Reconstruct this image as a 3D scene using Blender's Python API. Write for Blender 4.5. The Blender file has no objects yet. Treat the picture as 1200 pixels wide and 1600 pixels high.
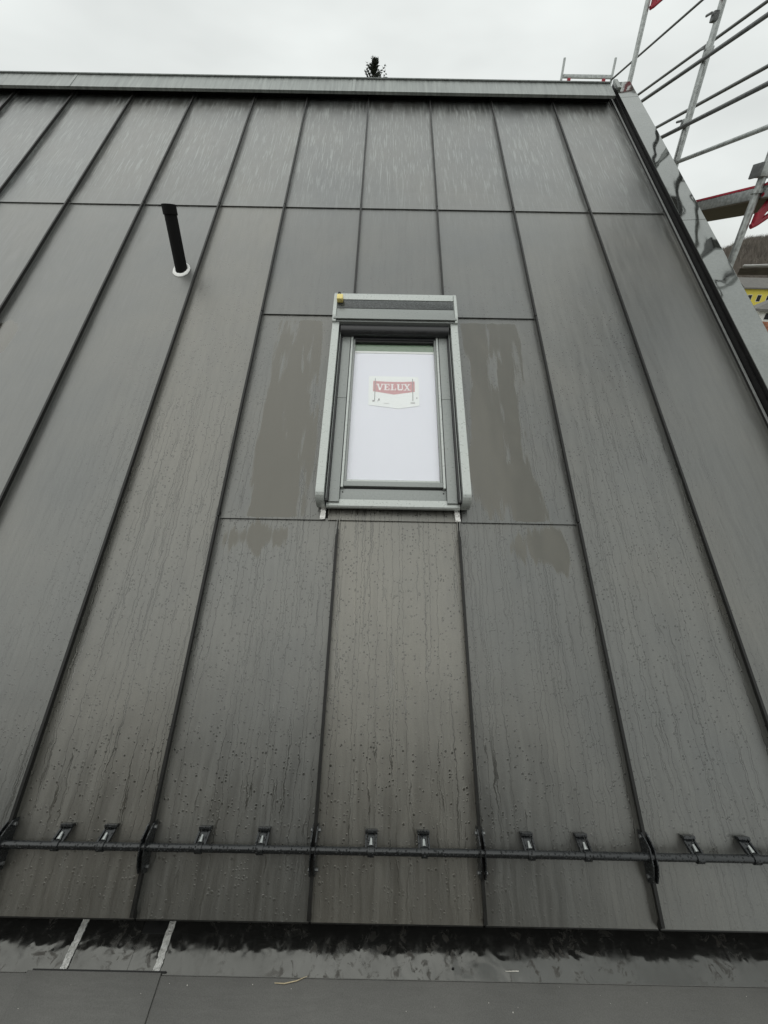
import bpy, bmesh, math, random
from mathutils import Vector, Matrix, noise
random.seed(7)
R = math.radians
scene = bpy.context.scene
col = scene.collection

# ---------------------------------------------------------------- camera
CAM = Vector((0.2227, -0.4934, 1.8628))
PITCH, YAW, ROLL = 0.5242, -0.0015, 0.0182
cam_d = bpy.data.cameras.new('camera')
cam = bpy.data.objects.new('camera', cam_d); col.objects.link(cam)
fw = Vector((math.sin(YAW)*math.cos(PITCH), math.cos(YAW)*math.cos(PITCH), -math.sin(PITCH)))
rt = Vector((math.cos(YAW), -math.sin(YAW), 0)); up = rt.cross(fw)
rt2 = math.cos(ROLL)*rt + math.sin(ROLL)*up
up2 = -math.sin(ROLL)*rt + math.cos(ROLL)*up
m3 = Matrix((rt2, up2, -fw)).transposed()
cam.matrix_world = Matrix.Translation(CAM) @ m3.to_4x4()
cam_d.sensor_fit = 'VERTICAL'; cam_d.sensor_height = 36; cam_d.sensor_width = 27
cam_d.lens = 14.4                      # 640 px focal length on a 1600 px tall picture
cam_d.clip_start = .02; cam_d.clip_end = 9000
scene.camera = cam

# ---------------------------------------------------------------- sky, sun, exposure
SUN_EL, SUN_AZ = R(62), R(235)
world = bpy.data.worlds.new('World'); scene.world = world; world.use_nodes = True
nt = world.node_tree; nt.nodes.clear()
def wn(t, **k):
    n = nt.nodes.new(t)
    for a, b in k.items(): setattr(n, a, b)
    return n
wo = wn('ShaderNodeOutputWorld'); wb = wn('ShaderNodeBackground')
sky = wn('ShaderNodeTexSky', sky_type='NISHITA', sun_disc=False, sun_elevation=SUN_EL, sun_rotation=SUN_AZ)
tc = wn('ShaderNodeTexCoord'); sep = wn('ShaderNodeSeparateXYZ')
mr = wn('ShaderNodeMapRange'); mr.inputs[1].default_value = 0.0; mr.inputs[2].default_value = 1.0
mr.inputs[3].default_value = .80; mr.inputs[4].default_value = 1.28
mp = wn('ShaderNodeMapping'); mp.inputs['Scale'].default_value = (1.6, 1.6, 4.5)
nz = wn('ShaderNodeTexNoise'); nz.inputs['Scale'].default_value = 1.25; nz.inputs['Detail'].default_value = 4; nz.inputs['Roughness'].default_value = .5
mr2 = wn('ShaderNodeMapRange'); mr2.inputs[1].default_value = .3; mr2.inputs[2].default_value = .7
mr2.inputs[3].default_value = .80; mr2.inputs[4].default_value = 1.09
mul = wn('ShaderNodeMath', operation='MULTIPLY')
tint = wn('ShaderNodeMix', data_type='RGBA', blend_type='MULTIPLY'); tint.inputs[0].default_value = 1
tint.inputs[6].default_value = (.965, 1.0, .972, 1)
sks = wn('ShaderNodeMix', data_type='RGBA', blend_type='MULTIPLY'); sks.inputs[0].default_value = 1
sks.inputs[7].default_value = (.1, .1, .1, 1)
mx = wn('ShaderNodeMix', data_type='RGBA'); mx.inputs[0].default_value = .94      # thin blue sky under thick cloud
L = nt.links.new
L(tc.outputs['Generated'], sep.inputs[0]); L(sep.outputs[2], mr.inputs[0])
L(tc.outputs['Generated'], mp.inputs[0]); L(mp.outputs[0], nz.inputs['Vector']); L(nz.outputs[0], mr2.inputs[0])
L(mr.outputs[0], mul.inputs[0]); L(mr2.outputs[0], mul.inputs[1]); L(mul.outputs[0], tint.inputs[7])
L(sky.outputs[0], sks.inputs[6]); L(sks.outputs[2], mx.inputs[6]); L(tint.outputs[2], mx.inputs[7])
L(mx.outputs[2], wb.inputs[0]); L(wb.outputs[0], wo.inputs[0]); wb.inputs[1].default_value = 1.0
sd = bpy.data.lights.new('sun', 'SUN'); sd.energy = .6; sd.angle = R(85); sd.color = (1, .97, .92)
so = bpy.data.objects.new('sun', sd); col.objects.link(so)
sdir = Vector((math.sin(SUN_AZ)*math.cos(SUN_EL), math.cos(SUN_AZ)*math.cos(SUN_EL), math.sin(SUN_EL)))
so.rotation_euler = sdir.to_track_quat('Z', 'Y').to_euler(); so.location = (0, 0, 30)
scene.cycles.max_bounces = 6; scene.cycles.diffuse_bounces = 3; scene.cycles.glossy_bounces = 4
vs = scene.view_settings
vs.view_transform = 'Standard'; vs.look = 'None'; vs.exposure = 0.0; vs.gamma = 1.0; vs.use_curve_mapping = False

# ---------------------------------------------------------------- constants of the roof
SL = 0.597                                  # slope 34.2 degrees
WID = .58
SEAM = {-5: -4.56, -4: -3.98, -3: -3.36, -2: -2.80, -1: -2.232, 0: -1.656, 1: -1.078,
        2: -.58, 3: 0.0, 4: .58, 5: 1.16, 6: 1.74}
XL, XR = -5.14, 2.312
V_JOINT, V_RIDGE, V_WT, V_WB = 4.083, 6.06, 2.90, 1.464

# ---------------------------------------------------------------- helpers
def link(o, parent=None):
    col.objects.link(o)
    if parent is not None: o.parent = parent
    return o
def empty(name, loc=(0, 0, 0), rot=(0, 0, 0), parent=None):
    o = bpy.data.objects.new(name, None); o.location = loc; o.rotation_euler = rot
    o.empty_display_size = .2
    return link(o, parent)
def tag(o, label, cat, group=None, kind=None):
    if label: o['label'] = label
    if cat: o['category'] = cat
    if group: o['group'] = group
    if kind: o['kind'] = kind
    return o
def obj(name, bm, m, parent=None, smooth=False):
    me = bpy.data.meshes.new(name)
    bmesh.ops.recalc_face_normals(bm, faces=bm.faces)
    bm.to_mesh(me); bm.free()
    me.materials.append(m)
    if smooth:
        for p in me.polygons: p.use_smooth = True
        try: me.set_sharp_from_angle(angle=R(40))
        except Exception: pass
    return link(bpy.data.objects.new(name, me), parent)
def box(bm, a, b, bev=0):
    r = bmesh.ops.create_cube(bm, size=1)
    vv = r['verts']
    for v in vv:
        v.co = Vector([a[i]+(v.co[i]+.5)*(b[i]-a[i]) for i in range(3)])
    if bev:
        es = list({e for v in vv for e in v.link_edges})
        bmesh.ops.bevel(bm, geom=es, offset=bev, segments=2, affect='EDGES', profile=.6)
    return bm
def bxo(name, a, b, m, parent=None, bev=0):
    return obj(name, box(bmesh.new(), a, b, bev), m, parent, smooth=bev > 0)
def prism(bm, prof, axis, a0, a1):
    """extrude a closed profile along axis ('x': prof=(y,z), 'y': prof=(x,z), 'z': prof=(x,y))"""
    def P(p, t):
        return {'x': (t, p[0], p[1]), 'y': (p[0], t, p[1]), 'z': (p[0], p[1], t)}[axis]
    A = [bm.verts.new(P(p, a0)) for p in prof]; B = [bm.verts.new(P(p, a1)) for p in prof]
    n = len(prof)
    for i in range(n): bm.faces.new((A[i], A[(i+1) % n], B[(i+1) % n], B[i]))
    bm.faces.new(A); bm.faces.new(B[::-1])
    return bm
def tube(bm, pts, r, n=12, cap=True):
    pts = [Vector(p) for p in pts]
    rs = r if isinstance(r, (list, tuple)) else [r]*len(pts)
    rings = []
    t0 = (pts[1]-pts[0]).normalized()
    u = t0.orthogonal().normalized()
    for i, p in enumerate(pts):
        t = (pts[min(i+1, len(pts)-1)]-pts[max(i-1, 0)]).normalized()
        u = (u - t*u.dot(t)).normalized(); w = t.cross(u)
        rings.append([bm.verts.new(p+rs[i]*(math.cos(2*math.pi*k/n)*u+math.sin(2*math.pi*k/n)*w)) for k in range(n)])
    for a, b in zip(rings, rings[1:]):
        for k in range(n): bm.faces.new((a[k], a[(k+1) % n], b[(k+1) % n], b[k]))
    if cap: bm.faces.new(rings[0][::-1]); bm.faces.new(rings[-1])
    return bm
def tubo(name, pts, r, m, parent=None, n=12):
    return obj(name, tube(bmesh.new(), pts, r, n), m, parent, smooth=True)

# ---------------------------------------------------------------- materials
class Mat:
    def __init__(s, name):
        s.m = bpy.data.materials.new(name); s.m.use_nodes = True
        s.t = s.m.node_tree; s.b = s.t.nodes['Principled BSDF']; s.out = s.t.nodes['Material Output']
    def n(s, t, **k):
        n = s.t.nodes.new(t)
        for a, b in k.items(): setattr(n, a, b)
        return n
    def l(s, a, b): s.t.links.new(a, b)
    def coord(s, scale=(1, 1, 1), ob=None, rot=(0, 0, 0)):
        c = s.n('ShaderNodeTexCoord'); 
        if ob: c.object = ob
        m = s.n('ShaderNodeMapping'); m.inputs['Scale'].default_value = scale; m.inputs['Rotation'].default_value = rot
        s.l(c.outputs['Object'], m.inputs[0]); return m.outputs[0]
    def noise(s, vec, scale, detail=4, rough=.55, dist=0):
        n = s.n('ShaderNodeTexNoise'); n.inputs['Scale'].default_value = scale; n.inputs['Detail'].default_value = detail
        n.inputs['Roughness'].default_value = rough; n.inputs['Distortion'].default_value = dist
        s.l(vec, n.inputs['Vector']); return n.outputs[0]
    def rng(s, v, a, b, c, d, smooth=False):
        n = s.n('ShaderNodeMapRange'); n.interpolation_type = 'SMOOTHSTEP' if smooth else 'LINEAR'
        for i, x in enumerate((a, b, c, d)): n.inputs[i+1].default_value = x
        s.l(v, n.inputs[0]); return n.outputs[0]
    def math(s, op, a, b=None):
        n = s.n('ShaderNodeMath', operation=op)
        for i, x in enumerate((a, b)):
            if x is None: continue
            if isinstance(x, (int, float)): n.inputs[i].default_value = x
            else: s.l(x, n.inputs[i])
        return n.outputs[0]
    def mix(s, f, a, b, bt='MIX'):
        n = s.n('ShaderNodeMix', data_type='RGBA', blend_type=bt)
        for i, x in ((0, f), (6, a), (7, b)):
            if isinstance(x, (int, float)): n.inputs[i].default_value = x
            elif isinstance(x, tuple): n.inputs[i].default_value = (*x, 1) if len(x) == 3 else x
            else: s.l(x, n.inputs[i])
        return n.outputs[2]
    def bump(s, h, strength=.3, dist=.01, prev=None):
        n = s.n('ShaderNodeBump'); n.inputs['Strength'].default_value = strength; n.inputs['Distance'].default_value = dist
        s.l(h, n.inputs['Height'])
        if prev: s.l(prev, n.inputs['Normal'])
        s.l(n.outputs[0], s.b.inputs['Normal']); return n.outputs[0]
    def set(s, color=None, rough=None, metal=None, spec=None):
        for k, v in (('Base Color', color), ('Roughness', rough), ('Metallic', metal), ('Specular IOR Level', spec)):
            if v is None: continue
            if isinstance(v, tuple): s.b.inputs[k].default_value = (*v, 1)
            elif isinstance(v, (int, float)): s.b.inputs[k].default_value = v
            else: s.l(v, s.b.inputs[k])
        return s.m
def simple(name, color, rough=.5, metal=0, var=.15, scale=30, bump=0, bdist=.002, spec=None, stretch=(1, 1, 1)):
    M = Mat(name); v = M.coord(stretch); nz = M.noise(v, scale, 5)
    f = M.rng(nz, .3, .7, 1-var, 1+var)
    c = M.mix(1.0, color, f, 'MULTIPLY')
    M.set(c, M.rng(nz, .3, .7, max(.02, rough-.08), min(1, rough+.08)), metal, spec)
    if bump: M.bump(nz, bump, bdist)
    return M.m

roof_root_holder = empty('house', (0, 0, 0))
tag(roof_root_holder, 'house with a dark grey standing seam metal roof', 'house')
# the slope frame: local x along the eave, y up the slope, z out of the roof

# dummy frame used only for its coordinates = the roof slab object made below
def roof_material(frame, wet=True):
    M = Mat('coated_roof_metal')
    P = M.coord((1, 1, 1), frame)
    S = M.n('ShaderNodeSeparateXYZ'); M.l(P, S.inputs[0]); u, v = S.outputs[0], S.outputs[1]
    oi = M.n('ShaderNodeObjectInfo')
    big = M.noise(P, 1.3, 3)
    st_v = M.n('ShaderNodeMapping'); st_v.inputs['Scale'].default_value = (34, 1.5, 1); M.l(P, st_v.inputs[0])
    wob = M.noise(P, 7, 2)
    add = M.n('ShaderNodeVectorMath', operation='ADD'); M.l(st_v.outputs[0], add.inputs[0])
    wv = M.n('ShaderNodeCombineXYZ'); M.l(M.math('MULTIPLY', wob, 1.6), wv.inputs[0]); M.l(wv.outputs[0], add.inputs[1])
    streak = M.noise(add.outputs[0], 1.0, 3, .6)
    fine_m = M.n('ShaderNodeMapping'); fine_m.inputs['Scale'].default_value = (105, 4.2, 1); M.l(P, fine_m.inputs[0])
    fine = M.noise(fine_m.outputs[0], 1.0, 3, .6)
    grain = M.noise(P, 420, 2)
    # --- wet film patches beside and below the roof window, edges drawn out along the slope
    pn_m = M.n('ShaderNodeMapping'); pn_m.inputs['Scale'].default_value = (11.0, 1.5, 1); pn_m.inputs['Location'].default_value = (3.1, .4, 0)
    M.l(P, pn_m.inputs[0]); pn = M.noise(pn_m.outputs[0], 1.0, 4, .55, .3)
    def band(x, a, b, s):
        return M.math('MULTIPLY', M.rng(x, a-s, a+s, 0, 1, True), M.rng(x, b-s, b+s, 1, 0, True))
    left = M.math('MULTIPLY', band(u, -.48, -.155, .07), band(v, 1.47, 2.86, .012))
    right = M.math('MULTIPLY', band(u, .66, 1.02, .08), band(v, 1.47, 2.86, .012))
    bl = M.math('MULTIPLY', band(u, -.56, -.2, .05), band(v, 1.27, 1.4615, .12))
    br = M.math('MULTIPLY', band(u, .66, 1.13, .06), band(v, 1.21, 1.4615, .13))
    smudge = M.math('MULTIPLY', M.math('MULTIPLY', band(u, -2.35, -2.09, .05), band(v, 2.52, 2.78, .08)), 1.6)
    reg = M.math('MAXIMUM', M.math('MAXIMUM', M.math('MAXIMUM', left, right), M.math('MAXIMUM', bl, br)), smudge)
    sc = M.math('ADD', M.math('MULTIPLY', reg, .72), M.math('MULTIPLY', M.math('SUBTRACT', pn, .5), 1.75))
    sc = M.math('ADD', sc, M.math('MULTIPLY', M.math('SUBTRACT', fine, .5), .22))
    film = M.rng(sc, .48, .62, 0, 1, True)
    # --- rain drops and runs, mostly on the lower half
    dropmask = M.math('MULTIPLY', M.rng(v, 2.2, 4.2, 1, .2, True), M.rng(M.noise(P, 6, 2), .30, .50, .05, 1, True))
    cover = M.math('MULTIPLY', band(u, -1.3, 1.9, .45), M.rng(v, .0, .5, .3, 1, True))
    dropmask = M.math('MULTIPLY', M.math('MULTIPLY', dropmask, cover), M.rng(oi.outputs['Random'], 0, .8, .7, 1))
    dropmask = M.math('MULTIPLY', dropmask, M.math('SUBTRACT', 1.0, film))
    vo = M.n('ShaderNodeTexVoronoi'); vo.inputs['Scale'].default_value = 80; vo.inputs['Randomness'].default_value = 1.0
    M.l(P, vo.inputs['Vector'])
    vs_ = M.n('ShaderNodeSeparateColor'); M.l(vo.outputs['Color'], vs_.inputs[0])
    rad = M.rng(vs_.outputs[0], .3, 1, .08, .44)
    drop = M.rng(M.math('SUBTRACT', rad, vo.outputs['Distance']), 0, .16, 0, 1, True)
    drop = M.math('MULTIPLY', drop, dropmask)
    run_m = M.n('ShaderNodeMapping'); run_m.inputs['Scale'].default_value = (26, .55, 1); M.l(P, run_m.inputs[0])
    wob2 = M.noise(P, 16, 3, .6); wv2 = M.n('ShaderNodeCombineXYZ'); M.l(M.math('MULTIPLY', wob2, .85), wv2.inputs[0])
    add2 = M.n('ShaderNodeVectorMath', operation='ADD'); M.l(run_m.outputs[0], add2.inputs[0]); M.l(wv2.outputs[0], add2.inputs[1])
    rn = M.noise(add2.outputs[0], 1.0, 2, .5)
    run = M.rng(M.math('ABSOLUTE', M.math('SUBTRACT', rn, .53)), .003, .011, 1, 0, True)
    run = M.math('MULTIPLY', run, M.math('MULTIPLY', M.math('MULTIPLY', M.rng(v, 1.9, 2.7, 1, .1, True), cover), M.math('SUBTRACT', 1.0, film)))
    water = M.math('MAXIMUM', drop, M.math('MULTIPLY', run, .75))
    # --- colour
    oc = M.n('ShaderNodeSeparateColor'); M.l(oi.outputs['Color'], oc.inputs[0])
    warm = M.math('ADD', M.math('MULTIPLY', oc.outputs[0], .75), M.rng(big, .3, .7, -.1, .35))
    base = M.mix(warm, (.090, .095, .092), (.146, .139, .118))
    base = M.mix(1.0, base, M.rng(oi.outputs['Random'], 0, 1, .92, 1.1), 'MULTIPLY')
    base = M.mix(1.0, base, M.rng(streak, .3, .7, .84, 1.16), 'MULTIPLY')
    base = M.mix(1.0, base, M.rng(grain, .3, .7, .86, 1.14), 'MULTIPLY')
    pale = M.math('MULTIPLY', M.rng(fine, .46, .62, 0, 1, True), M.math('MULTIPLY', M.rng(streak, .40, .56, 0, 1, True), M.rng(v, 3.6, 4.8, .06, 1, True)))
    base = M.mix(M.math('MULTIPLY', pale, .75), base, (.26, .275, .265))
    base = M.mix(M.math('MULTIPLY', film, .9), base, (.054, .050, .036))
    base = M.mix(M.math('MULTIPLY', water, .55), base, (.036, .035, .03))
    base_r = M.math('ADD', M.rng(streak, .32, .68, .33, .45), M.rng(fine, .3, .7, -.05, .05))
    rgh = M.math('ADD', M.math('MULTIPLY', base_r, M.math('SUBTRACT', 1.0, film)), M.math('MULTIPLY', film, .16))
    rgh = M.math('ADD', M.math('MULTIPLY', rgh, M.math('SUBTRACT', 1.0, M.math('MULTIPLY', water, .7))), .02)
    M.set(base, rgh, .6, .5)
    M.b.inputs['Coat Weight'].default_value = 1.0; M.b.inputs['Coat IOR'].default_value = 1.5
    M.l(M.math('MULTIPLY', rgh, 1.0), M.b.inputs['Coat Roughness'])
    oil_m = M.n('ShaderNodeMapping'); oil_m.inputs['Scale'].default_value = (2.2, 1.1, 1); M.l(P, oil_m.inputs[0])
    b1 = M.bump(M.noise(oil_m.outputs[0], 1.9, 2), .5, .025)
    b2 = M.bump(grain, .06, .002, b1)
    b3 = M.bump(water, .6, .0035, b2)
    return M.m

mat_black = simple('black_upstand', (.008, .008, .008), .45, 0, .3, 25, spec=.25)
mat_seam = simple('shaded_seam_metal', (.013, .013, .012), .42, 0, .2, 40, spec=.28)  # near-black: shade and dark reflections on the seam sides put into the colour
mat_under = simple('dark_underlay', (.02, .019, .017), .8)
mat_wall = simple('render_wall', (.5, .49, .46), .85, 0, .08, 6, .2, .01)
def cap_material():
    M = Mat('glossy_cap_metal'); P = M.coord((1, 1, 1))
    a = M.noise(M.coord((1.6, 1.0, 1.0)), 2.6, 1, .4, .3); b = M.noise(P, 60, 3)
    M.set(M.mix(M.rng(b, .3, .7, 0, 1), (.20, .21, .203), (.235, .245, .236)), M.rng(b, .3, .7, .045, .085), .92, .5)
    M.bump(a, .22, .05); return M.m
mat_cap = cap_material()
def ridge_material():
    M = Mat('streaked_ridge_metal'); s = M.noise(M.coord((38, 2.2, 2)), 1.0, 6, .65, .5); b = M.noise(M.coord((1, 1, 1)), 5, 3)
    M.set(M.mix(M.rng(s, .3, .72, 0, 1), (.15, .162, .155), (.33, .35, .335)), M.rng(s, .3, .7, .3, .48), .55, .5)
    M.bump(M.math('ADD', M.math('MULTIPLY', b, 3), s), .1, .006); return M.m
mat_ridge = ridge_material()
mat_win = simple('window_cladding', (.24, .255, .245), .34, .3, .08, 90, .02, .0006)
mat_win_lt = simple('shutter_rail_cladding', (.43, .455, .435), .32, .3, .07, 80, .02, .0006)
mat_win_dk = simple('shutter_dark_profile', (.018, .0185, .02), .4, .0, .2, 60)
mat_rubber = simple('rubber_gasket', (.01, .01, .01), .6)
mat_galv = simple('galvanised_steel', (.42, .44, .43), .42, .65, .3, 38, .15, .002)
mat_galv_dk = simple('weathered_guard_tube', (.14, .145, .145), .42, .55, .3, 30, .1, .002)
mat_red = simple('red_painted_steel', (.36, .025, .045), .42, 0, .25, 30, .1, .002)
mat_wood = simple('weathered_deck_wood', (.10, .085, .06), .8, 0, .35, 14, .3, .004, stretch=(6, .6, 6))
mat_white = simple('white_sealant', (.78, .78, .76), .55, 0, .05, 60, .3, .004)
mat_pipe = simple('black_vent_plastic', (.006, .006, .006), .7, 0, .3, 50, 0, spec=.15)
def snow_material():
    M = Mat('wet_black_steel'); P = M.coord(); n = M.noise(P, 55, 3)
    vo = M.n('ShaderNodeTexVoronoi'); vo.inputs['Scale'].default_value = 110; M.l(P, vo.inputs['Vector'])
    d = M.rng(vo.outputs['Distance'], .12, .34, 1, 0, True)
    M.set(M.mix(n, (.012, .0135, .015), (.026, .029, .03)), M.rng(n, .3, .7, .2, .34), .3, .7)
    M.bump(d, .8, .004); return M.m
mat_snow = snow_material()

# ---------------------------------------------------------------- ground and far setting
def ground_material():
    M = Mat('winter_meadow'); P = M.coord(); a = M.noise(P, .03, 5); b = M.noise(P, .6, 4)
    c = M.mix(M.rng(a, .4, .6, 0, 1), (.075, .075, .035), (.10, .085, .055)); c = M.mix(1.0, c, M.rng(b, .3, .7, .7, 1.3), 'MULTIPLY')
    M.set(c, .9); return M.m
GZ = -7.0
bm = bmesh.new()
bmesh.ops.create_circle(bm, cap_ends=True, radius=4500, segments=96)
bmesh.ops.translate(bm, verts=bm.verts, vec=(0, 0, GZ))
g = obj('ground', bm, ground_material()); tag(g, 'winter meadow around the houses', 'ground', kind='structure')
def polar(az, r, z=0): return Vector((CAM.x+r*math.sin(R(az)), CAM.y+r*math.cos(R(az)), z))
def crest(az):
    e = 2.55 + 1.25*max(0, min(1, (az-32)/6)) + .8*max(0, min(1, (az-38)/20))
    return e + .18*math.sin(az*.9) + .1*math.sin(az*2.3+1)
def hill_z(az, r):
    top = 1.86+600*math.tan(R(crest(az)))-7
    t = max(0, min(1, (r-150)/450)); s = t*t*(3-2*t)
    if r > 600: s = 1-.5*min(1, (r-600)/500)
    edge = max(0, min(1, (az-2)/14))*max(0, min(1, (112-az)/14))
    return GZ-.5+(top-GZ)*s*edge
bm = bmesh.new(); rows = []
azs = [a*1.0 for a in range(2, 113)]; rs_ = [140, 160, 190, 220, 260, 300, 350, 400, 450, 500, 550, 600, 650, 750, 900, 1200]
for r in rs_: rows.append([bm.verts.new(polar(a, r, hill_z(a, r)+(1.5*noise.noise(polar(a, r)*.02) if r > 200 else 0))) for a in azs])
for p, q in zip(rows, rows[1:]):
    for k in range(len(azs)-1): bm.faces.new((p[k], p[k+1], q[k+1], q[k]))
mat_hill = simple('leaf_litter', (.10, .086, .07), .95, 0, .3, .08)
h = obj('hill', bm, mat_hill, smooth=True); tag(h, 'brown wooded hillside behind the houses', 'hill', kind='structure')
bm = bmesh.new()
for i in range(13000):
    az = random.uniform(20, 62) if i > 6000 else random.uniform(28, 42)
    r = random.uniform(250, 640)
    if i % 3 == 0: r = random.uniform(540, 640)
    p = polar(az, r, hill_z(az, r)-.5); H = random.uniform(6, 9)
    side = Vector((math.cos(R(az)), -math.sin(R(az)), 0)); fwd = Vector((math.sin(R(az)), math.cos(R(az)), 0))
    for k in range(10):
        a = random.uniform(-.95, .95); l = H*random.uniform(.6, 1); s0 = H*random.uniform(0, .45)
        d = (Vector((0, 0, 1))*math.cos(a)+(side*math.cos(k*2.1)+fwd*math.sin(k*2.1))*math.sin(a))
        w = (side if k % 2 else fwd)*random.uniform(.07, .2)
        b0 = p+Vector((0, 0, s0)); v = [bm.verts.new(b0-w), bm.verts.new(b0+w), bm.verts.new(b0+d*(l-s0)+w*.12), bm.verts.new(b0+d*(l-s0)-w*.12)]
        bm.faces.new(v)
wd = obj('bare_woodland', bm, simple('bare_twigs', (.135, .118, .10), .9, 0, .35, .05))
tag(wd, 'bare brown winter woodland covering the hillside', 'woodland', kind='stuff')

mat_tile = simple('grey_roof_tile', (.13, .125, .115), .75, 0, .2, 2.0)
mat_yellow = simple('yellow_render', (.72, .60, .10), .8, 0, .08, 1)
mat_whiter = simple('white_render', (.78, .78, .76), .8, 0, .06, 1)
mat_brick = simple('red_brick', (.30, .13, .08), .85, 0, .45, 3.5)
mat_dglass = simple('dark_window_glass', (.02, .022, .025), .1)
def far_house(name, loc, rz, w, d, zt, zr, walls, label, cat='house', hip=True, wins=(), marks=()):
    root = empty(name, (loc.x, loc.y, GZ), (0, 0, rz)); tag(root, label, cat)
    H = zt-GZ
    for z0, z1, m in walls: bxo('wall', (-w/2, -d/2, z0-GZ), (w/2, d/2, z1-GZ), m, root)
    bm = bmesh.new(); o = .5; k = d/2 if hip else 0
    pts = [(-w/2-o, -d/2-o, H), (w/2+o, -d/2-o, H), (w/2+o, d/2+o, H), (-w/2-o, d/2+o, H), (-w/2-o+k, 0, zr-GZ), (w/2+o-k, 0, zr-GZ)]
    lo = [(x, y, z-.25) for x, y, z in pts[:4]]
    V = [bm.verts.new(p) for p in pts]; W = [bm.verts.new(p) for p in lo]
    for f in ((0, 1, 5, 4), (1, 2, 5), (2, 3, 4, 5), (3, 0, 4)): bm.faces.new([V[i] for i in f])
    for i in range(4): bm.faces.new((V[i], V[(i+1) % 4], W[(i+1) % 4], W[i]))
    bm.faces.new(W)
    obj('roof', bm, mat_tile, root)
    for x, z, ww, hh in wins:
        f = bxo('window', (x-ww/2-.07, -d/2-.03, z-GZ-.07), (x+ww/2+.07, -d/2+.02, z-GZ+hh+.07), mat_whiter, root)
        bxo('pane', (x-ww/2, -d/2-.045, z-GZ), (x+ww/2, -d/2-.031, z-GZ+hh), mat_dglass, f)
    return root
far_house('white_house', polar(42.6, 66), -R(42.6)+R(6), 8.6, 7.0, -.55, 1.75, ((GZ-.3, -1.75, mat_brick), (-1.745, -.8, mat_whiter)),
          'white walled house with red brick lower storey and grey roof', wins=((-3.4, -1.55, .7, .6), (-1.2, -1.55, .9, .6), (1.6, -1.55, .9, .6), (-2.6, -4.6, 1.1, 1.3), (1.6, -4.6, 1.1, 1.3)))
far_house('yellow_house', polar(37.75, 120), -R(37.7)+R(48), 9.0, 4.5, .9, 2.6, ((GZ-.3, .65, mat_yellow),),
          'small yellow rendered house with grey roof below the wooded hill', hip=False,
          wins=((-2.5, -1.5, .9, 1.1), (-.3, -1.5, .9, 1.1), (2.0, -1.5, .9, 1.1)))
# spruce behind the ridge
def spruce(loc, H, label):
    root = empty('spruce_tree', loc); tag(root, label, 'tree')
    tubo('trunk', [(0, 0, 0), (.03, .02, H*.5), (0, 0, H*.93), (.02, 0, H)], [.24, .14, .035, .008], simple('spruce_bark', (.09, .065, .045), .9), root, 8)
    rnd = random.Random(3); bm = bmesh.new()
    z = H*.12
    while z < H-.05:
        t = (H-z)/H; Lb = max(.14, 7.5*t**.82)*rnd.uniform(.75, 1.1); nb = 7 if t > .06 else 5
        for k in range(nb):
            a = rnd.uniform(0, 6.28); l = Lb*rnd.uniform(.55, 1.1); lift = rnd.uniform(.3, 1.0) if t < .2 else rnd.uniform(-.15, .3)
            d = Vector((math.cos(a), math.sin(a), 0)); base = Vector((0, 0, z))
            n = max(6, int(l/ (.055 if t < .14 else .22)))
            for j in range(n):
                s = (j+.6)/n; c = base+d*l*s+Vector((0, 0, l*(lift*s*s)))
                for q in range(4):
                    ln = (.17 if t < .14 else .3)*rnd.uniform(.6, 1.3)*(1.15-.5*s); dd = (d*rnd.uniform(.2, 1)+Vector((rnd.uniform(-1, 1), rnd.uniform(-1, 1), rnd.uniform(-.2, 1.0)))).normalized()
                    w = dd.cross(Vector((rnd.uniform(-1, 1), rnd.uniform(-1, 1), rnd.uniform(-1, 1)))).normalized()*ln*.24
                    v = [bm.verts.new(c-w), bm.verts.new(c+w), bm.verts.new(c+dd*ln)]; bm.faces.new(v)
        z += (.10 if t < .14 else .42)*rnd.uniform(.8, 1.2)
    for q in range(60):
        c = Vector((rnd.uniform(-.02, .02), rnd.uniform(-.02, .02), H-.5+.5*q/60)); dd = Vector((rnd.uniform(-1, 1), rnd.uniform(-1, 1), .9)).normalized(); ln = rnd.uniform(.05, .1)
        w = dd.cross(Vector((rnd.uniform(-1, 1), 1, 0))).normalized()*ln*.2
        bm.faces.new([bm.verts.new(c-w), bm.verts.new(c+w), bm.verts.new(c+dd*ln)])
    obj('crown', bm, simple('spruce_needles', (.03, .04, .026), .8, 0, .4, 3), root)
tp = polar(-1.85, 30)
ztop = CAM.z+30*math.tan(R(17.9))
spruce((tp.x, tp.y, GZ), ztop-GZ, 'spruce whose dark tip shows above the ridge')

# ---------------------------------------------------------------- the house
HX0, HX1 = XL, 2.42
cs, sn = math.cos(SL), math.sin(SL)
YR, ZR = V_RIDGE*cs, V_RIDGE*sn
for nm, a, b in (('wall', (HX0+.1, .28, GZ-.2), (HX1-.02, .50, -.02)), ('wall', (HX0+.1, 2*YR-.5, GZ-.2), (HX1-.02, 2*YR-.28, -.02))):
    bxo(nm, a, b, mat_wall, roof_root_holder)
for x0, x1 in ((HX0+.1, HX0+.34), (HX1-.26, HX1-.02)):
    bm = bmesh.new()
    prism(bm, [(.503, GZ-.2), (2*YR-.503, GZ-.2), (2*YR-.503, .06), (YR, ZR-.30), (.503, .06)], 'x', x0, x1)
    obj('wall', bm, mat_wall, roof_root_holder)
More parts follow.
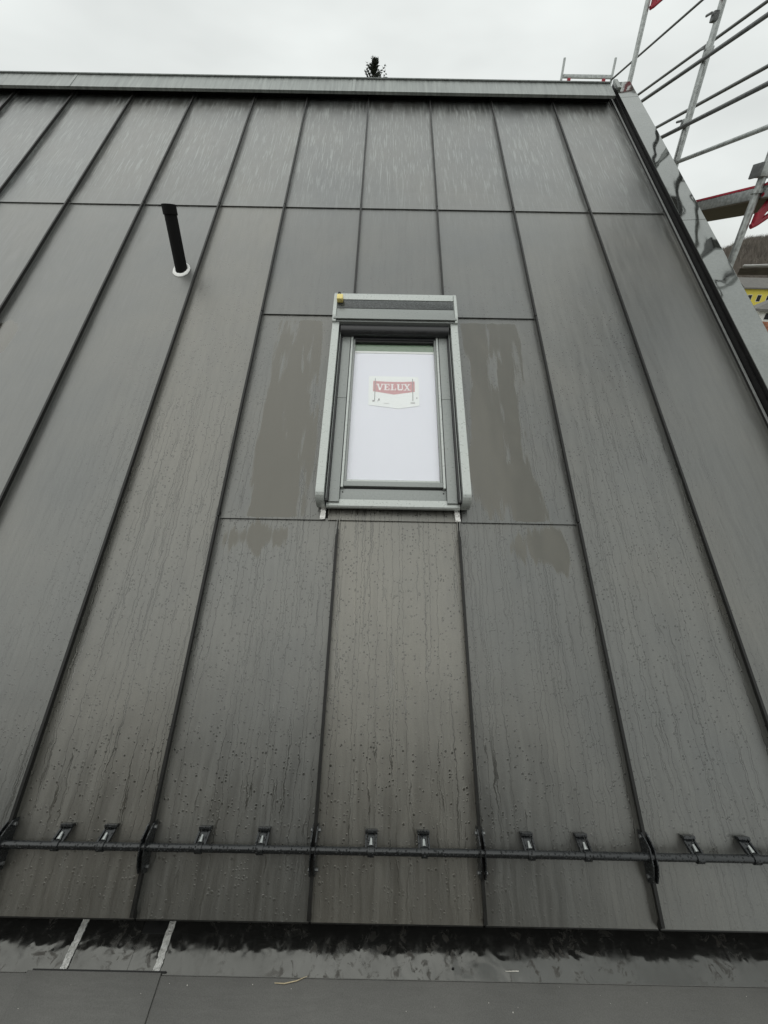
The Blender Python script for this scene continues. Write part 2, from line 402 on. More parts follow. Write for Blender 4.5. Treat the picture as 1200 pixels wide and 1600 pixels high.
# roof slab (front) is the frame for everything on the slope
bm = bmesh.new(); box(bm, (XL, .05, -.16), (2.34, V_RIDGE-.12, -.006))
roof = obj('roof', bm, mat_under, roof_root_holder); roof.rotation_euler = (SL, 0, 0)
bm = bmesh.new()
prism(bm, [(YR+.06, ZR-.06), (2*YR-.02, .02), (2*YR-.02, -.14), (YR+.06, ZR-.22)], 'x', XL, 2.34)
mat_roof = roof_material(roof)
rb = obj('roof', bm, mat_roof, roof_root_holder)

def panel(x0, x1, v0, v1, name='roof_panel'):
    g = .004
    bm = bmesh.new()
    # thin tray: lower edge stands a few mm proud over the sheet below
    lift = .008 if v0 > .05 else 0.0
    prof = [(v0, -.004+lift), (v0, .0015+lift), (v0+.05, .0015+lift*.75), (v0+.3, .0015), (v1, .0015), (v1, -.004)]
    prism(bm, prof, 'x', x0+g, x1-g)
    # turned-up edges that the seams clasp
    for xa, xb in ((x0+g-.0008, x0+g+.0025), (x1-g-.0025, x1-g+.0008)):
        prism(bm, [(v0+.012, .001), (v1-.004, .001), (v1-.004, .014), (v0+.03, .014)], 'x', xa, xb)
    o = obj(name, bm, mat_roof, roof)
    mid = (x0+x1)/2
    wv = .95 if v1 < 2 and 0 < mid < .58 else .7 if -1.08 < mid < -.58 and v0 == 0 else .35 if v1 < 2 else random.uniform(0, .35)
    o.color = (wv, wv, wv, 1)
    return o
def seam(x, v0, v1, wob=0):
    bm = bmesh.new(); n = max(2, int((v1-v0)/.35))
    prof = [(-.0035, -.002), (-.0035, .021), (-.0065, .022), (-.0065, .031), (.0045, .031), (.0045, .0005), (.0032, -.002)]
    rings = []
    for i in range(n+1):
        v = v0+(v1-v0)*i/n; dx = .0018*noise.noise(Vector((x*9, v*1.7, 3)))
        rings.append([bm.verts.new((x+a+dx, v-(0 if i else .0)+(.012*(b/.031) if i == 0 and v0 < .1 else 0), b)) for a, b in prof])
    m = len(prof)
    for p, q in zip(rings, rings[1:]):
        for k in range(m): bm.faces.new((p[k], p[(k+1) % m], q[(k+1) % m], q[k]))
    bm.faces.new(rings[0]); bm.faces.new(rings[-1][::-1])
    return obj('standing_seam', bm, mat_seam, roof)
xs = [XL]+[SEAM[k] for k in sorted(SEAM)]+[XR]
WL, WR = -.09, .625                          # outer sides of the roof window
for a, b in zip(xs, xs[1:]):
    panel(a, b, V_JOINT, 6.02)
    mid = (a+b)/2
    if SEAM[2] < mid < SEAM[5]:
        panel(a, b, V_WT, V_JOINT+.012); panel(a, b, 0, V_WB+.012)
    else:
        panel(a, b, 0, V_JOINT+.012)
panel(SEAM[2], WL+.03, V_WB, V_WT+.012); panel(WR-.03, SEAM[5], V_WB, V_WT+.012)
panel(WL+.034, WR-.034, V_WB, V_WB+.16, 'apron_panel'); panel(WL+.034, WR-.034, V_WT-.12, V_WT+.012, 'apron_panel')
for k, x in SEAM.items():
    seam(x, V_JOINT+.004, 6.02)
    if k in (3, 4): seam(x, V_WT+.06, V_JOINT-.002); seam(x, 0, V_WB-.085)
    elif k in (2, 5): seam(x, V_WB+.004, V_WT-.002); seam(x, V_WT+.004, V_JOINT-.002); seam(x, 0, V_WB-.002)
    else: seam(x, 0, V_JOINT-.002)
# flattened seam ends below the window
for k in (3, 4):
    bm = bmesh.new(); x = SEAM[k]
    prism(bm, [(V_WB-.085, .0018), (V_WB-.006, .0018), (V_WB-.006, .005), (V_WB-.085, .022)], 'x', x-.005, x+.005)
    obj('seam_end', bm, mat_seam, roof)
# eave drip edge
for a, b in zip(xs, xs[1:]):
    bm = bmesh.new()
    prism(bm, [(-.004, .0012), (-.0004, .0012), (-.0004, -.0045), (.03, -.0045), (.03, -.010), (.004, -.034), (-.004, -.030)], 'x', a+.004, b-.004)
    obj('drip_edge', bm, mat_seam, roof)
bxo('fascia', (XL, .12, -.30), (2.34, .16, -.02), mat_under, roof_root_holder)
# ridge cap pieces: slope-parallel flap standing clear of the sheets, a butt joint every few metres
def ridge_piece(x0, x1):
    bm = bmesh.new(); v0, v1, hh = 5.82, 6.076, .085
    prism(bm, [(v0, hh), (v1, hh+.004), (v1, hh-.001), (v0+.012, hh-.004), (v0+.006, hh-.022), (v0-.002, hh-.022)], 'x', x0, x1)
    return obj('ridge_cap', bm, mat_ridge, roof)
# piece joints seen in the photograph at about x = -2.79 and x = -.2
for a, b in ((XL, -2.815), (-2.811, -.157), (-.153, 2.30)): ridge_piece(a, b)
for x in (-2.813, -.155):
    bm = bmesh.new(); prism(bm, [(5.813, .088), (6.077, .0915), (6.077, .0885), (5.819, .085)], 'x', x, x+.028); obj('ridge_joint_strip', bm, mat_ridge, roof)
bm = bmesh.new(); box(bm, (XL, 5.93, .002), (2.30, 5.96, .080)); obj('ridge_vent_strip', bm, mat_black, roof)
bm = bmesh.new()
prism(bm, [(YR-.06, ZR+.085), (YR+.20, ZR-.06), (YR+.20, ZR-.066), (YR-.06, ZR+.078)], 'x', XL, 2.30); obj('ridge_back', bm, mat_ridge, roof_root_holder)
# verge: edge upstand with a bright folded lip, black upstand board, glossy cap
bm = bmesh.new(); box(bm, (2.309, .0, -.004), (2.3135, 6.0, .026)); obj('verge_upstand', bm, mat_seam, roof)
bm = bmesh.new(); prism(bm, [(2.309, .0262), (2.321, .0295), (2.321, .0265), (2.3135, .0235)], 'y', 0, 6.0); obj('verge_lip', bm, simple('verge_lip_metal', (.13, .135, .13), .35, .3), roof)
bm = bmesh.new(); box(bm, (2.326, .0, -.15), (2.336, 6.08, .055)); obj('verge_groove_strip', bm, mat_black, roof)
bm = bmesh.new(); box(bm, (2.3385, .0, -.16), (2.42, 6.10, .083)); obj('verge_board', bm, mat_black, roof)
def verge_piece(v0, v1):
    bm = bmesh.new()
    n = max(2, int((v1-v0)/.12)); prof = [(2.336, .084), (2.497, .094), (2.503, .090), (2.503, .03), (2.499, .03), (2.499, .088), (2.336, .080)]
    rings = []
    for i in range(n+1):
        v = v0+(v1-v0)*i/n
        rings.append([bm.verts.new((a, v, b+.0012*noise.noise(Vector((a*7, v*3.1, 1))))) for a, b in prof])
    m = len(prof)
    for p, q in zip(rings, rings[1:]):
        for k in range(m): bm.faces.new((p[k], p[(k+1) % m], q[(k+1) % m], q[k]))
    bm.faces.new(rings[0]); bm.faces.new(rings[-1][::-1])
    return obj('verge_cap', bm, mat_cap, roof)
for a, b in ((0, 1.93), (1.934, 3.86), (3.864, 5.783), (5.787, 6.10)): verge_piece(a, b)
bm = bmesh.new(); box(bm, (2.333, 5.93, .0845), (2.37, 6.105, .108), .004); obj('verge_end_fold', bm, mat_ridge, roof)

# ---------------------------------------------------------------- box gutter and lower flat sheets
def gutter_material():
    M = Mat('wet_gutter_metal'); P = M.coord(); a = M.noise(P, 9, 2, .5, .5); b = M.noise(M.coord((1, .6, 1)), 30, 4, .6); d = M.noise(P, 4, 4)
    mud = M.math('MULTIPLY', M.rng(M.noise(P, 26, 5, .65, .8), .53, .64, 0, 1, True), M.rng(d, .42, .6, .1, .8, True))
    M.set(M.mix(mud, M.mix(M.rng(d, .35, .65, 0, 1), (.085, .085, .08), (.11, .11, .104)), (.03, .026, .02)), M.math('ADD', M.rng(b, .4, .7, .08, .24, True), M.math('MULTIPLY', mud, .3)), M.math('SUBTRACT', .85, M.math('MULTIPLY', mud, .6)), .5)
    M.bump(M.math('ADD', a, M.math('MULTIPLY', b, .05)), .35, .012); return M.m
def sheet_material():
    M = Mat('flat_sheet_metal'); P = M.coord(); a = M.noise(P, 3, 4); g = M.noise(P, 350, 2); s = M.noise(M.coord((4, 30, 1)), 3, 4)
    c = M.mix(M.rng(a, .3, .7, 0, 1), (.088, .087, .081), (.112, .110, .102)); c = M.mix(1.0, c, M.rng(g, .3, .7, .85, 1.15), 'MULTIPLY')
    M.set(c, M.rng(s, .3, .7, .38, .52), .25, .5); M.bump(g, .08, .002); return M.m
mat_gut = gutter_material(); mat_sheet = sheet_material()
gut = empty('box_gutter', (0, 0, -.145)); tag(gut, 'wet dark metal box gutter running under the eave', 'gutter')
GZL = 0.0
def gbox(n, a, b, m, bev=0): return bxo(n, a, b, m, gut, bev)
gbox('gutter_floor', (XL, -.0955, -.006), (-.6025, .30, 0), mat_gut)
gbox('gutter_floor', (-.6015, -.0955, -.006), (2.34, .30, 0), mat_gut)
gbox('gutter_back', (XL, .07, .001), (2.34, .075, .12), mat_under)
gbox('gutter_outer_seal', (-.60, .0, .0008), (-.50, .06, .002), mat_black)
# crinkled silver sealing tape on both edges of the gutter joint
def tape_material():
    M = Mat('crinkled_foil'); P = M.coord(); a = M.noise(P, 95, 4, .6, 1.2)
    M.set(M.mix(M.rng(a, .35, .65, 0, 1), (.6, .6, .57), (.93, .93, .9)), .4, .0, .5); M.bump(a, .9, .02); return M.m
mat_tape = tape_material()
def tape(x, label):
    bm = bmesh.new(); n = 22; rows = []; rnd = random.Random(int(x*1000))
    for i in range(n+1):
        y = -.088+.135*i/n; j = rnd.uniform(-.0016, .0016)
        rows.append([bm.verts.new((x+dx+j+.012*(i/n-.5)*0, y, .0015+rnd.uniform(.0005, .004))) for dx in (-.0115, -.004, .004, .0115)])
    for p, q in zip(rows, rows[1:]):
        for k in range(3): bm.faces.new((p[k], p[k+1], q[k+1], q[k]))
    return obj('sealing_tape', bm, mat_tape, gut)
tape(-.812, ''); tape(-.503, '')
fr = empty('flat_roof', (0, 0, -.145)); tag(fr, 'grey sheet metal flat roof strip in front of the gutter', 'flat roof', kind='structure')
def sheet(x0, x1, z0, z1, y0=-2.6, y1=-.098):
    return bxo('metal_sheet', (x0, y0, z0), (x1, y1, z1), mat_sheet, fr, .0012)
sheet(XL, -.915, -.004, .0035); sheet(-.494, 2.34, -.004, .0035)
sheet(-.925, -.484, .0040, .0078, y1=-.0925)
bxo('sheet_fold', (-.91, -.0922, .0015), (-.47, -.0885, .0062), mat_black, fr)
bxo('sheet_lip', (XL, -.0978, -.004), (-.93, -.0960, .0052), mat_sheet, fr); bxo('sheet_lip', (-.47, -.0978, -.004), (2.34, -.0960, .0052), mat_sheet, fr)
ann = bxo('annexe', (XL, -2.6, GZ-.2), (2.34, .2795, -.1515), mat_wall); tag(ann, 'rendered annexe wall carrying the flat roof', 'building')
# made-up timber-clad block behind the camera, added unseen to darken the lower roof
shade_block = empty('unseen_shade_block', (-1.4, -2.6, GZ)); tag(shade_block, 'added unseen timber clad block that darkens the lower metal roof', 'building')
bxo('wall', (-3.74, -6.0, -.2), (3.74, -.03, 10.9), mat_wall, shade_block)
mat_clad = simple('brown_timber_cladding', (.15, .12, .085), .75, 0, .35, 9, .2, .004, stretch=(1, 1, 8))
for i in range(30):
    z = 6.87+i*.135; bxo('cladding_board', (-3.74, -.029, z), (3.74, -.002, z+.131), mat_clad, shade_block)
bm = bmesh.new(); prism(bm, [(.35, 10.85), (.35, 10.97), (-3.0, 13.0), (-6.35, 10.97), (-6.35, 10.85)], 'x', -3.9, 3.9); obj('roof', bm, mat_tile, shade_block)
# litter
def straw(name, pts, r, m, label):
    o = tubo(name, pts, r, m, None, 6); tag(o, label, 'straw'); return o
mat_straw = simple('dry_straw', (.55, .46, .30), .7)
straw('straw', [(-.107, -.1095, -.1393), (-.075, -.1105, -.1385), (-.035, -.104, -.138), (-.003, -.0935, -.1378)], [.0009, .0016, .0014, .0006], mat_straw, 'bent dry straw lying on the grey sheet metal')
mat_bit = simple('pale_grit', (.7, .68, .62), .8)
bits = [(.688, -.072, 'upper pale splinter on the gutter floor right of centre'), ]
o = tubo('splinter', [(.655, -.0722, -.1435), (.70, -.0715, -.1432)], [.0008, .0016], mat_bit, None, 6); tag(o, 'thin pale splinter lying on the wet gutter floor', 'splinter')
bm = bmesh.new(); rnd = random.Random(5)
for i in range(34):
    x = rnd.uniform(-.9, 1.6); y = rnd.uniform(-.32, -.105); z = -.1413 if not -.93 < x < -.48 else -.137
    s = rnd.uniform(.0004, .0011); box(bm, (x-s, y-s*rnd.uniform(.5, 2), z), (x+s, y+s, z+s))
o = obj('grit', bm, mat_bit); tag(o, 'pale specks of grit scattered on the flat sheet', 'grit', kind='stuff')
bm = bmesh.new(); bmesh.ops.create_icosphere(bm, subdivisions=2, radius=.006); bmesh.ops.scale(bm, verts=bm.verts, vec=(.8, .55, .4))
for v in bm.verts: v.co += Vector((.001, .001, .001))*noise.noise(v.co*400)
bmesh.ops.translate(bm, verts=bm.verts, vec=(.481, -.069, -.1428)); o = obj('wet_leaf_scrap', bm, mat_black); tag(o, 'tiny dark wet scrap on the gutter floor', 'scrap')

# ---------------------------------------------------------------- snow guard on the lower roof
def roof_thing(name, label, cat, u, v, hh=0):
    p = Matrix.Rotation(SL, 4, 'X') @ Vector((u, v, hh)); o = empty(name, p, (SL, 0, 0)); tag(o, label, cat); return o
sg = roof_thing('snow_guard', 'black tubular snow guard rail clamped across the lower roof', 'snow guard', 0, 0)
RV, RH, RR = .2, .046, .0122
tubo('rail_tube', [(-3.2, RV, RH), (-1.0, RV, RH), (.6, RV+.001, RH), (2.28, RV, RH)], RR, mat_snow, sg, 16)
def bracket(x):
    # a pair of plates clasping the seam, pierced by the tube, with bolts
    prof = [(.122, .006), (.270, .006), (.264, .030), (.240, .052), (.226, .063), (.178, .063), (.150, .052), (.126, .036)]
    b = None
    for sx in (-1, 1):
        bm = bmesh.new(); prism(bm, [(p, q) for p, q in prof], 'x', x+sx*.0062, x+sx*.0100)
        b = obj('bracket_plate', bm, mat_snow, sg)
    for vv in (.142, .252):
        tubo('bolt', [(x-.016, vv, .022), (x+.019, vv, .022)], .0062, mat_galv_dk, sg, 6)
for k in (-2, -1, 0, 1, 2, 3, 4, 5, 6): bracket(SEAM[k])
def stopper(x):
    st = None
    bm = bmesh.new()
    # clip wrapped round the tube
    ring = []
    for i in range(13):
        a = 2*math.pi*i/12
        ring.append((RV+(RR+.004)*math.cos(a), RH+(RR+.004)*math.sin(a)))
    prism(bm, ring[:-1], 'x', x-.011, x+.011)
    clip = obj('stopper_clip', bm, mat_snow, sg, smooth=True)
    # forked tongue running up the slope down to the sheet
    for sx in (-1, 1):
        bm = bmesh.new(); prism(bm, [(RV+.012, RH+.004), (RV+.050, .012), (RV+.050, .006), (RV+.012, RH-.014)], 'x', x+sx*.0175-.0028, x+sx*.0175+.0028)
        obj('stopper_side', bm, mat_snow, sg)
    bm = bmesh.new(); prism(bm, [(RV+.014, RH-.006), (RV+.048, .010), (RV+.048, .006), (RV+.014, RH-.012)], 'x', x-.012, x+.012); obj('stopper_tongue', bm, mat_snow, sg)
    bm = bmesh.new(); box(bm, (x-.0215, RV+.046, .003), (x+.0215, RV+.056, .022), .002); obj('stopper_foot', bm, mat_snow, sg)
    bm = bmesh.new(); tube(bm, [(x, RV+.016, RH-.002), (x, RV+.034, RH-.014)], [.007, .0035], 8); obj('stopper_screw', bm, mat_galv, sg, True)
for x in (-1.45, -1.30, -.883, -.727, -.392, -.182, .1975, .3815, .747, .940, 1.322, 1.516): stopper(x)

# ---------------------------------------------------------------- vent pipe
pb = Vector((-1.197, 2.7465, 1.867))
vp = empty('vent_pipe', pb); tag(vp, 'black plastic vent pipe with white sealant collar at its foot', 'vent pipe')
rp = .0385
tubo('pipe', [(0, 0, -.08), (0, 0, .33)], rp, mat_pipe, vp, 32)
bm = bmesh.new()
prism(bm, [(.044*math.cos(a*math.pi/16), .044*math.sin(a*math.pi/16)) for a in range(32)], 'z', .312, .366); obj('pipe_cap', bm, mat_pipe, vp, True)
bm = bmesh.new(); rows = []
for i in range(40):
    a = 2*math.pi*i/40; rr = random.Random(i)
    row = []
    for j in range(8):
        b = 2*math.pi*j/8; q = .011+.0025*noise.noise(Vector((math.cos(a)*3, math.sin(a)*3, 2)))
        x, y = (rp+.009+q*math.cos(b))*math.cos(a), (rp+.009+q*math.cos(b))*math.sin(a)
        row.append(bm.verts.new((x, y, y*math.tan(SL)+q*.8*math.sin(b)+.006)))
    rows.append(row)
for i in range(40):
    for j in range(8): bm.faces.new((rows[i][j], rows[(i+1) % 40][j], rows[(i+1) % 40][(j+1) % 8], rows[i][(j+1) % 8]))
obj('sealant_ring', bm, mat_white, vp, True)

# ---------------------------------------------------------------- roof window with roller shutter
W = roof_thing('roof_window', 'grey clad roof window with roller shutter box and white blind', 'roof window', 0, 0)
CX = .266
def wpr(name, prof, axis, a, b, m, par=None, smooth=False):
    bm = bmesh.new(); prism(bm, prof, axis, a, b); return obj(name, bm, m, par or W, smooth)
def wbx(name, a, b, m, par=None, bev=.002): return bxo(name, a, b, m, par or W, bev)
XA, XB = -.106, .632                        # outer sides of shutter rails
# shutter box
hb = wpr('shutter_box', [(2.70, .098), (2.702, .126), (2.735, .140), (2.905, .142), (2.925, .134), (2.928, .0), (2.80, .0), (2.80, .03), (2.745, .098)], 'x', XA+.004, XB-.004, mat_win)
wbx('box_top_strip', (XA+.022, 2.868, .1415), (XB-.018, 2.921, .1465), mat_win_lt, hb)
wbx('solar_strip', (XA+.024, 2.795, .1412), (XB-.020, 2.866, .1440), simple('speckled_solar_strip', (.045, .05, .05), .22, .2, .7, 120), hb, .001)
wbx('box_front_strip', (XA+.006, 2.706, .1385), (XB-.006, 2.790, .1450), mat_win, hb, .003)
for x0, x1 in ((XA, XA+.020), (XB-.016, XB)):
    wpr('box_end_cap', [(2.697, .05), (2.697, .134), (2.73, .150), (2.905, .151), (2.932, .140), (2.932, .002)], 'x', x0, x1, mat_win_lt, hb)
wbx('box_underside', (XA+.03, 2.70, .045), (XB-.03, 2.80, .095), mat_rubber)
tubo('shutter_roll', [(XA+.05, 2.672, .083), (XB-.05, 2.672, .083)], .036, mat_win_dk, W, 24)
wbx('shutter_end_bar', (XA+.05, 2.625, .050), (XB-.05, 2.640, .066), mat_win_dk)
# side rails with rounded lower ends
for s, x0, x1 in ((-1, XA, XA+.040), (1, XB-.040, XB)):
    prof = [(2.70, .004), (2.70, .122), (1.60, .118)]
    for i in range(7):
        a = math.pi/2*i/6; prof.append((1.575-.055*math.sin(a), .063+.055*math.cos(a)))
    prof += [(1.520, .03), (1.55, .004)]
    r_ = wpr('shutter_rail', prof, 'x', x0, x1, mat_win_lt)
    xi = x1 if s < 0 else x0
    xa, xb = (xi+.0005, xi+.017) if s < 0 else (xi-.017, xi-.0005)
    wbx('rail_inner_groove', (xa, 1.535, .02), (xb, 2.70, .078), mat_win_dk, r_)
    wbx('rail_guide_edge', ((xi+.006) if s < 0 else (xi-.010), 1.54, .0785), ((xi+.010) if s < 0 else (xi-.006), 2.69, .094), mat_win, r_)
    wbx('rail_stop', ((xi+.001) if s < 0 else (xi-.016), 1.532, .079), ((xi+.016) if s < 0 else (xi-.001), 1.585, .088), mat_win_dk, r_)
# frame covers (two lengths each side), lower frame cover and lip
FX0, FX1 = XA+.0580, XB-.0580
for x0, x1 in ((FX0, FX0+.050), (FX1-.050, FX1)):
    for v0, v1 in ((1.535, 2.172), (2.1735, 2.70)): wbx('frame_cover', (x0, v0, .0), (x1, v1, .070), mat_win, None, .003)
wbx('lower_frame_cover', (FX0+.0505, 1.553, .0), (FX1-.0505, 1.612, .056), mat_win)
for x in (FX0+.064, FX1-.064): tubo('screw', [(x, 1.594, .055), (x, 1.594, .0585)], .0035, mat_rubber, W, 8)
wpr('lower_lip', [(1.553, .058), (1.520, .056), (1.513, .050), (1.513, .036), (1.520, .036), (1.553, .050)], 'x', FX0-.012, FX1+.012, mat_win_lt)
wbx('lower_frame_body', (FX0+.002, 1.545, .0), (FX1-.002, 1.552, .048), mat_rubber)
# sash
SX0, SX1 = FX0+.0535, FX1-.0535
sash = wbx('sash', (SX0, 1.624, .010), (SX1, 1.652, .066), mat_win, None, .003)
wbx('sash_gasket', (SX0, 1.6125, .0), (SX1, 1.6235, .050), mat_rubber, sash)
for x0, x1 in ((SX0, SX0+.012), (SX1-.012, SX1)): wbx('sash_side', (x0, 1.615, .010), (x1, 2.70, .072), mat_win_lt, sash)
for x0, x1 in ((SX0+.0125, SX0+.024), (SX1-.024, SX1-.0125)): wbx('sash_inner_side', (x0, 1.6525, .010), (x1, 2.70, .064), mat_win, sash)
wbx('sash_glazing_bead', (SX0+.0245, 1.6525, .012), (SX1-.0245, 1.664, .060), mat_win_lt, sash)
wbx('sash_top', (SX0+.0245, 2.612, .010), (SX1-.0245, 2.70, .058), mat_rubber, sash)
GX0, GX1 = SX0+.0245, SX1-.0245
def glass_material():
    M = Mat('window_glass'); tr = M.n('ShaderNodeBsdfTransparent'); tr.inputs[0].default_value = (.965, .97, .97, 1)
    gl = M.n('ShaderNodeBsdfGlossy'); gl.inputs['Roughness'].default_value = .015
    lw = M.n('ShaderNodeLayerWeight'); ms = M.n('ShaderNodeMixShader')
    fz = M.math('ADD', M.math('MULTIPLY', M.math('POWER', lw.outputs['Facing'], 5.0), .9), .06)
    M.l(fz, ms.inputs[0]); M.l(tr.outputs[0], ms.inputs[1]); M.l(gl.outputs[0], ms.inputs[2]); M.l(ms.outputs[0], M.out.inputs[0])
    M.t.nodes.remove(M.b); return M.m
wbx('glass_pane', (GX0, 1.6645, .050), (GX1, 2.6115, .054), glass_material(), None, 0)
def paper_blue():
    M = Mat('white_blind_cloth'); n = M.noise(M.coord((1, 1, 1)), 3, 3)
    M.set(M.mix(n, (.83, .825, .90), (.87, .865, .93)), .8); return M.m
wbx('blind', (GX0, 1.6645, .040), (GX1, 2.535, .043), paper_blue(), None, 0)
wbx('blind_top_bar', (GX0, 2.5355, .034), (GX1, 2.550, .047), mat_white, None, .002)
wbx('interior_lining', (GX0, 2.5505, .034), (GX1, 2.6115, .038), simple('dark_green_lining', (.15, .23, .14), .8), None, 0)
# hang tag / paper card stuck behind the glass, read from outside
card = roof_thing('paper_card', 'white paper card with red banner behind the window glass', 'card', .262, 2.245, .0445)
mat_card = simple('white_card', (.92, .93, .92), .7, 0, .02, 40); mat_ban = simple('faded_red_print', (.62, .30, .31), .7, 0, .08, 60)
mat_ink = simple('grey_ink', (.30, .28, .28), .7); mat_pinkw = simple('white_print', (.92, .88, .88), .7)
def flat(name, pts, z0, z1, m, par):
    bm = bmesh.new(); prism(bm, pts, 'z', z0, z1); return obj(name, bm, m, par)
flat('card_paper', [(-.143, .112), (.141, .110), (.142, -.098), (.03, -.121), (-.140, -.098)], 0, .0006, mat_card, card)
nb = 12; ban = [(-.122, .072), (-.108, .074)]
ban = []
for i in range(nb+1):
    t = -1+2*i/nb; ban.append((.117*t, .076-.010*(1-t*t)*.6))
for i in range(nb+1):
    t = 1-2*i/nb; ban.append((.117*t, -.000-.022*(1-abs(t))))
bn = flat('red_banner', ban, .0008, .0012, mat_ban, card)
for x in (-.106, .106): flat('banner_cord', [(x-.002, .094), (x+.002, .094), (x+.002, -.066), (x-.002, -.066)], .0013, .0016, mat_ink, card)
# slab-serif capitals, each stroke a thin polygon
def lettering():
    bm = bmesh.new(); zc = [.0013]
    def poly(pts):
        zc[0] += .00002
        prism(bm, pts, 'z', .0012, zc[0]+.0003)
    def bar(x0, y0, x1, y1): poly([(x0, y0), (x1, y0), (x1, y1), (x0, y1)])
    def diag(xa, ya, xb, yb, w): poly([(xa-w/2, ya), (xa+w/2, ya), (xb+w/2, yb), (xb-w/2, yb)])
    H, st, sf = .046, .0095, .0045
    def serif(x, y, w=.018): bar(x-w/2, y, x+w/2, y+sf)
    def V(x): diag(x-.013, H, x, 0, st); diag(x+.013, H, x, 0, st*.6); serif(x-.013, H-sf); serif(x+.013, H-sf, .014)
    def E(x):
        bar(x-.012, 0, x-.012+st, H); bar(x-.016, 0, x+.015, sf+.001); bar(x-.016, H-sf-.001, x+.015, H); bar(x-.004, H/2-.0025, x+.009, H/2+.0025)
        bar(x+.011, 0, x+.015, .014); bar(x+.011, H-.014, x+.015, H)
    def L(x): bar(x-.011, 0, x-.011+st, H); bar(x-.016, 0, x+.015, sf+.001); serif(x-.006, H-sf); bar(x+.011, 0, x+.015, .016)
    def U(x):
        bar(x-.015, .010, x-.015+st, H); bar(x+.010, .010, x+.0155, H); bar(x-.010, 0, x+.010, .010)
        poly([(x-.015, .010), (x-.010, 0), (x-.010, .010)]); poly([(x+.0155, .010), (x+.010, .010), (x+.010, 0)]); serif(x-.010, H-sf); serif(x+.0125, H-sf, .014)
    def X(x): diag(x-.012, H, x+.012, 0, st); diag(x+.012, H, x-.012, 0, st*.6); serif(x-.012, H-sf); serif(x+.012, H-sf, .015); serif(x-.012, 0, .015); serif(x+.012, 0)
    for f, x in ((V, -.078), (E, -.040), (L, -.003), (U, .035), (X, .074)): f(x)
    return bm
lt = obj('lettering', lettering(), mat_pinkw, card); lt.location = (0, .008, 0)
for (x, y, w, h_) in ((-.112, -.070, .012, .010), (-.082, -.060, .008, .014), (-.088, -.070, .004, .006), (.105, -.080, .024, .006), (-.04, -.085, .03, .002), (.128, -.045, .004, .012)):
    flat('small_print', [(x-w/2, y-h_/2), (x+w/2, y-h_/2), (x+w/2, y+h_/2), (x-w/2, y+h_/2)], .0013, .0016, mat_ink, card)
# white foil tabs under the window corners
for x, nm in ((-.079, 'foil_tab'), (.580, 'foil_tab')):
    bm = bmesh.new(); n = 8; rows = []
    for i in range(n+1):
        v = 1.466+.075*i/n; rows.append([bm.verts.new((x+dx+(.004 if x < 0 else -.004)*(i/n), v, .0125+.003*math.sin(i*1.7+dx*90)+.0015*(i % 2))) for dx in (-.0125, -.004, .004, .0125)])
    for p, q in zip(rows, rows[1:]):
        for k in range(3): bm.faces.new((p[k], p[k+1], q[k+1], q[k]))
    obj(nm, bm, simple('white_foil', (.82, .81, .78), .5, 0, .12, 70), W)
# yellow cable plug lying on the shutter box
pl = roof_thing('cable_plug', 'small yellow plug on a black cable at the shutter box corner', 'plug', -.068, 2.855, .150)
bxo('plug_body', (-.018, -.020, -.004), (.018, .022, .026), simple('yellow_plastic', (.75, .62, .22), .5, 0, .05), pl, .004)
tubo('plug_cable', [(0, .022, .012), (-.002, .045, .018), (-.012, .062, .006), (-.018, .075, -.02), (-.02, .083, -.08), (-.02, .085, -.145)], .0032, mat_rubber, pl, 8)

# ---------------------------------------------------------------- scaffold on the gable side
sc = empty('scaffold', (2.74, 3.07, GZ)); tag(sc, 'galvanised steel scaffold with red brackets beside the gable', 'scaffold')
def T(p): return (p[0]-2.74, p[1]-3.07, p[2]-GZ)
def stube(name, pts, r, m, n=14): return tubo(name, [T(p) for p in pts], r, m, sc, n)
def sbox(name, a, b, m, bev=0): return bxo(name, T(a), T(b), m, sc, bev)
XI, XO = 2.74, 3.46
RP = .0242
for y, zt in ((5.59, 6.4), (4.21, 6.4), (3.07, 6.4)):
    stube('upright_post', [(XI, y, GZ), (XI, y, zt)], RP, mat_galv)
    for z in (-4, -2, .4, 2.40, 4.4): 
        stube('post_collar', [(XI, y, z-.012), (XI, y, z+.012)], .036, mat_galv)
for y in (8.0, 5.59, 3.07, 1.9):
    stube('upright_post', [(XO, y, GZ), (XO, y, 6.2 if y < 3.0 else 4.65 if y > 7 else 3.99)], RP*.9 if y < 7 else .017, mat_galv)
stube('upright_post', [(2.72, 8.0, GZ), (2.72, 8.0, 4.64)], .017, mat_galv)
sbox('toe_board', (2.74, 7.985, 4.428), (3.445, 8.012, 4.470), mat_galv, .003)
for x in (2.83, 3.345): sbox('red_stub', (x-.022, 7.98, 4.22), (x+.022, 8.01, 4.427), mat_red)
sbox('deck_frame', (2.74, 7.98, 4.18), (3.445, 8.01, 4.219), mat_galv)
# guard rails (all run up the gable)
def rail(x, z, y0, y1, r, m=mat_galv_dk): return stube('guard_rail', [(x, y0, z), (x, (y0+y1)/2, z-.003), (x, y1, z)], r, m)
rail(XO, 4.42, 2.0, 8.0, .0125)
rail(XO, 3.975, 1.9, 8.0, .0145); rail(XO, 3.48, 1.9, 6.4, .016)
rail(2.70, 3.40, 1.2, 6.2, .0148); rail(2.70, 3.00, 1.2, 6.2, .0155)
rail(XI, 2.765, 1.9, 4.215, .0155, mat_galv)
stube('rail_end', [(XI, 4.205, 2.765), (XI, 4.235, 2.765)], .019, mat_red)
rail(XO, 1.985, 1.2, 3.9, .013, mat_whiter)
sbox('lower_deck_board', (XO-.03, 1.2, 1.915), (XO+.02, 3.9, 1.968), mat_wood)
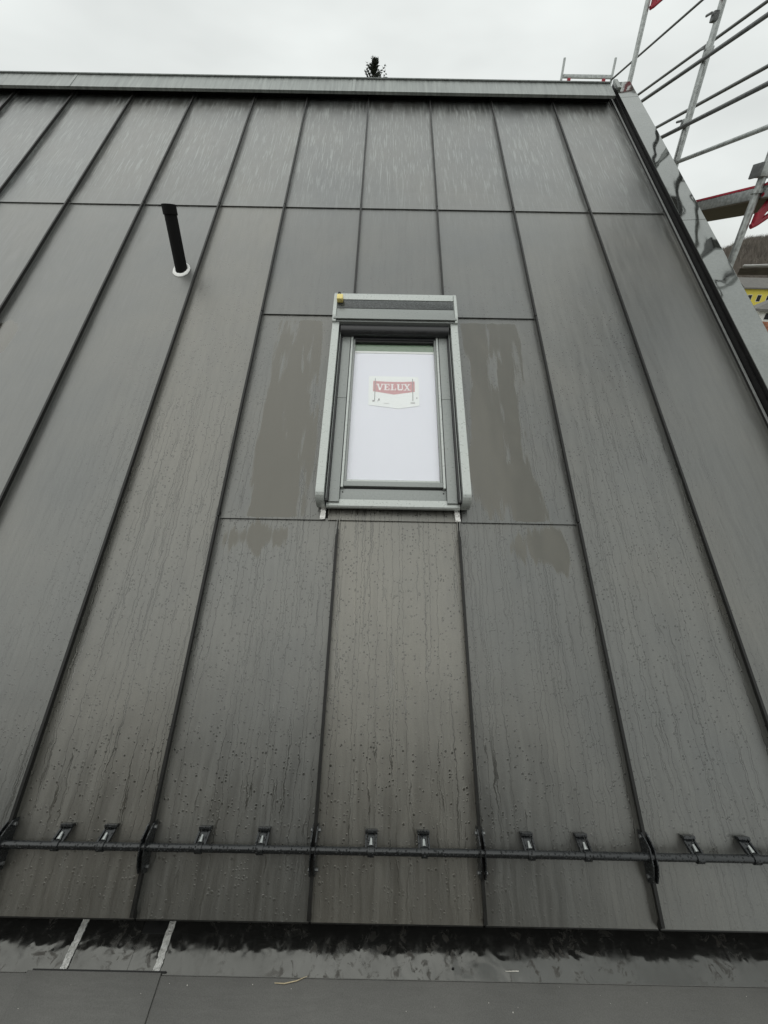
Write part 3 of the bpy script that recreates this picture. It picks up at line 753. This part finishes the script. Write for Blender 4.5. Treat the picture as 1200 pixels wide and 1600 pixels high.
# couplers
def coupler(x, y, z, m=mat_galv):
    c = sbox('coupler', (x-.03, y-.022, z-.03), (x+.03, y+.022, z+.03), m, .008)
    stube('coupler_bolt', [(x-.05, y-.02, z+.012), (x-.05, y+.045, z+.02)], .009, mat_galv_dk, 8)
coupler(2.72, 4.21, 3.02); coupler(2.74, 4.21, 3.45); coupler(2.72, 4.21, 3.64, mat_galv_dk); coupler(2.72, 5.59, 3.44)
# deck on the console at the nearest post, planks side by side
for i, (a, b) in enumerate(((2.765, 2.93), (2.933, 3.10), (3.103, 3.27))):
    sbox('deck_plank', (a, 2.95, 2.362), (b, 5.5, 2.43), mat_wood if i else mat_galv, .004)
sbox('deck_plank_underside', (2.769, 2.96, 2.355), (3.266, 5.49, 2.3615), mat_wood)
sbox('deck_red_edge', (2.762, 2.95, 2.4305), (2.772, 5.5, 2.444), mat_red)
def console(y, z, sgn=1, reach=.52):
    """red bracket: transom, diagonal strut and end loops"""
    x0 = XI+sgn*RP
    def X(t): return x0+sgn*t
    stube('console_transom', [(X(0), y-.03, z+.13), (X(reach), y-.03, z+.13)], .02, mat_galv)
    stube('console_transom', [(X(0), y-.03, z+.08), (X(reach), y-.03, z+.08)], .012, mat_red)
    stube('console_strut', [(X(.0), y-.03, z-.10), (X(.03), y-.03, z-.085), (X(.26), y-.03, z+.09)], .017, mat_red)
    bm = bmesh.new()
    pr = [(X(.005), z-.10), (X(.035), z-.075), (X(.10), z+.07), (X(.06), z+.07), (X(.02), z-.02), (X(.005), z-.02)]
    A = [bm.verts.new(T((p, y-.012, q))) for p, q in pr]; B = [bm.verts.new(T((p, y-.048, q))) for p, q in pr]
    n = len(pr)
    for i in range(n): bm.faces.new((A[i], A[(i+1) % n], B[(i+1) % n], B[i]))
    bm.faces.new(A); bm.faces.new(B[::-1])
    obj('console_gusset', bm, mat_red, sc)
console(3.07, 2.30); console(5.59, 4.30); console(4.21, 3.83, -1, .3)
sbox('bracket_head', (2.69, 3.03, 2.475), (2.93, 3.10, 2.545), mat_galv, .006)
sbox('bracket_jaw', (2.672, 3.02, 2.47), (2.689, 3.11, 2.55), mat_galv_dk, .004)
# upper deck of the next lift, above the frame; it mirrors in the glossy verge cap
for i in range(3):
    sbox('deck_plank', (2.94+i*.172, 2.4, 4.47), (3.109+i*.172, 4.5, 4.52), mat_wood, .004)
for y in (2.0, 3.07, 4.4): stube('deck_transom', [(2.74, y, 4.448), (3.46, y, 4.448)], .0215, mat_galv_dk)
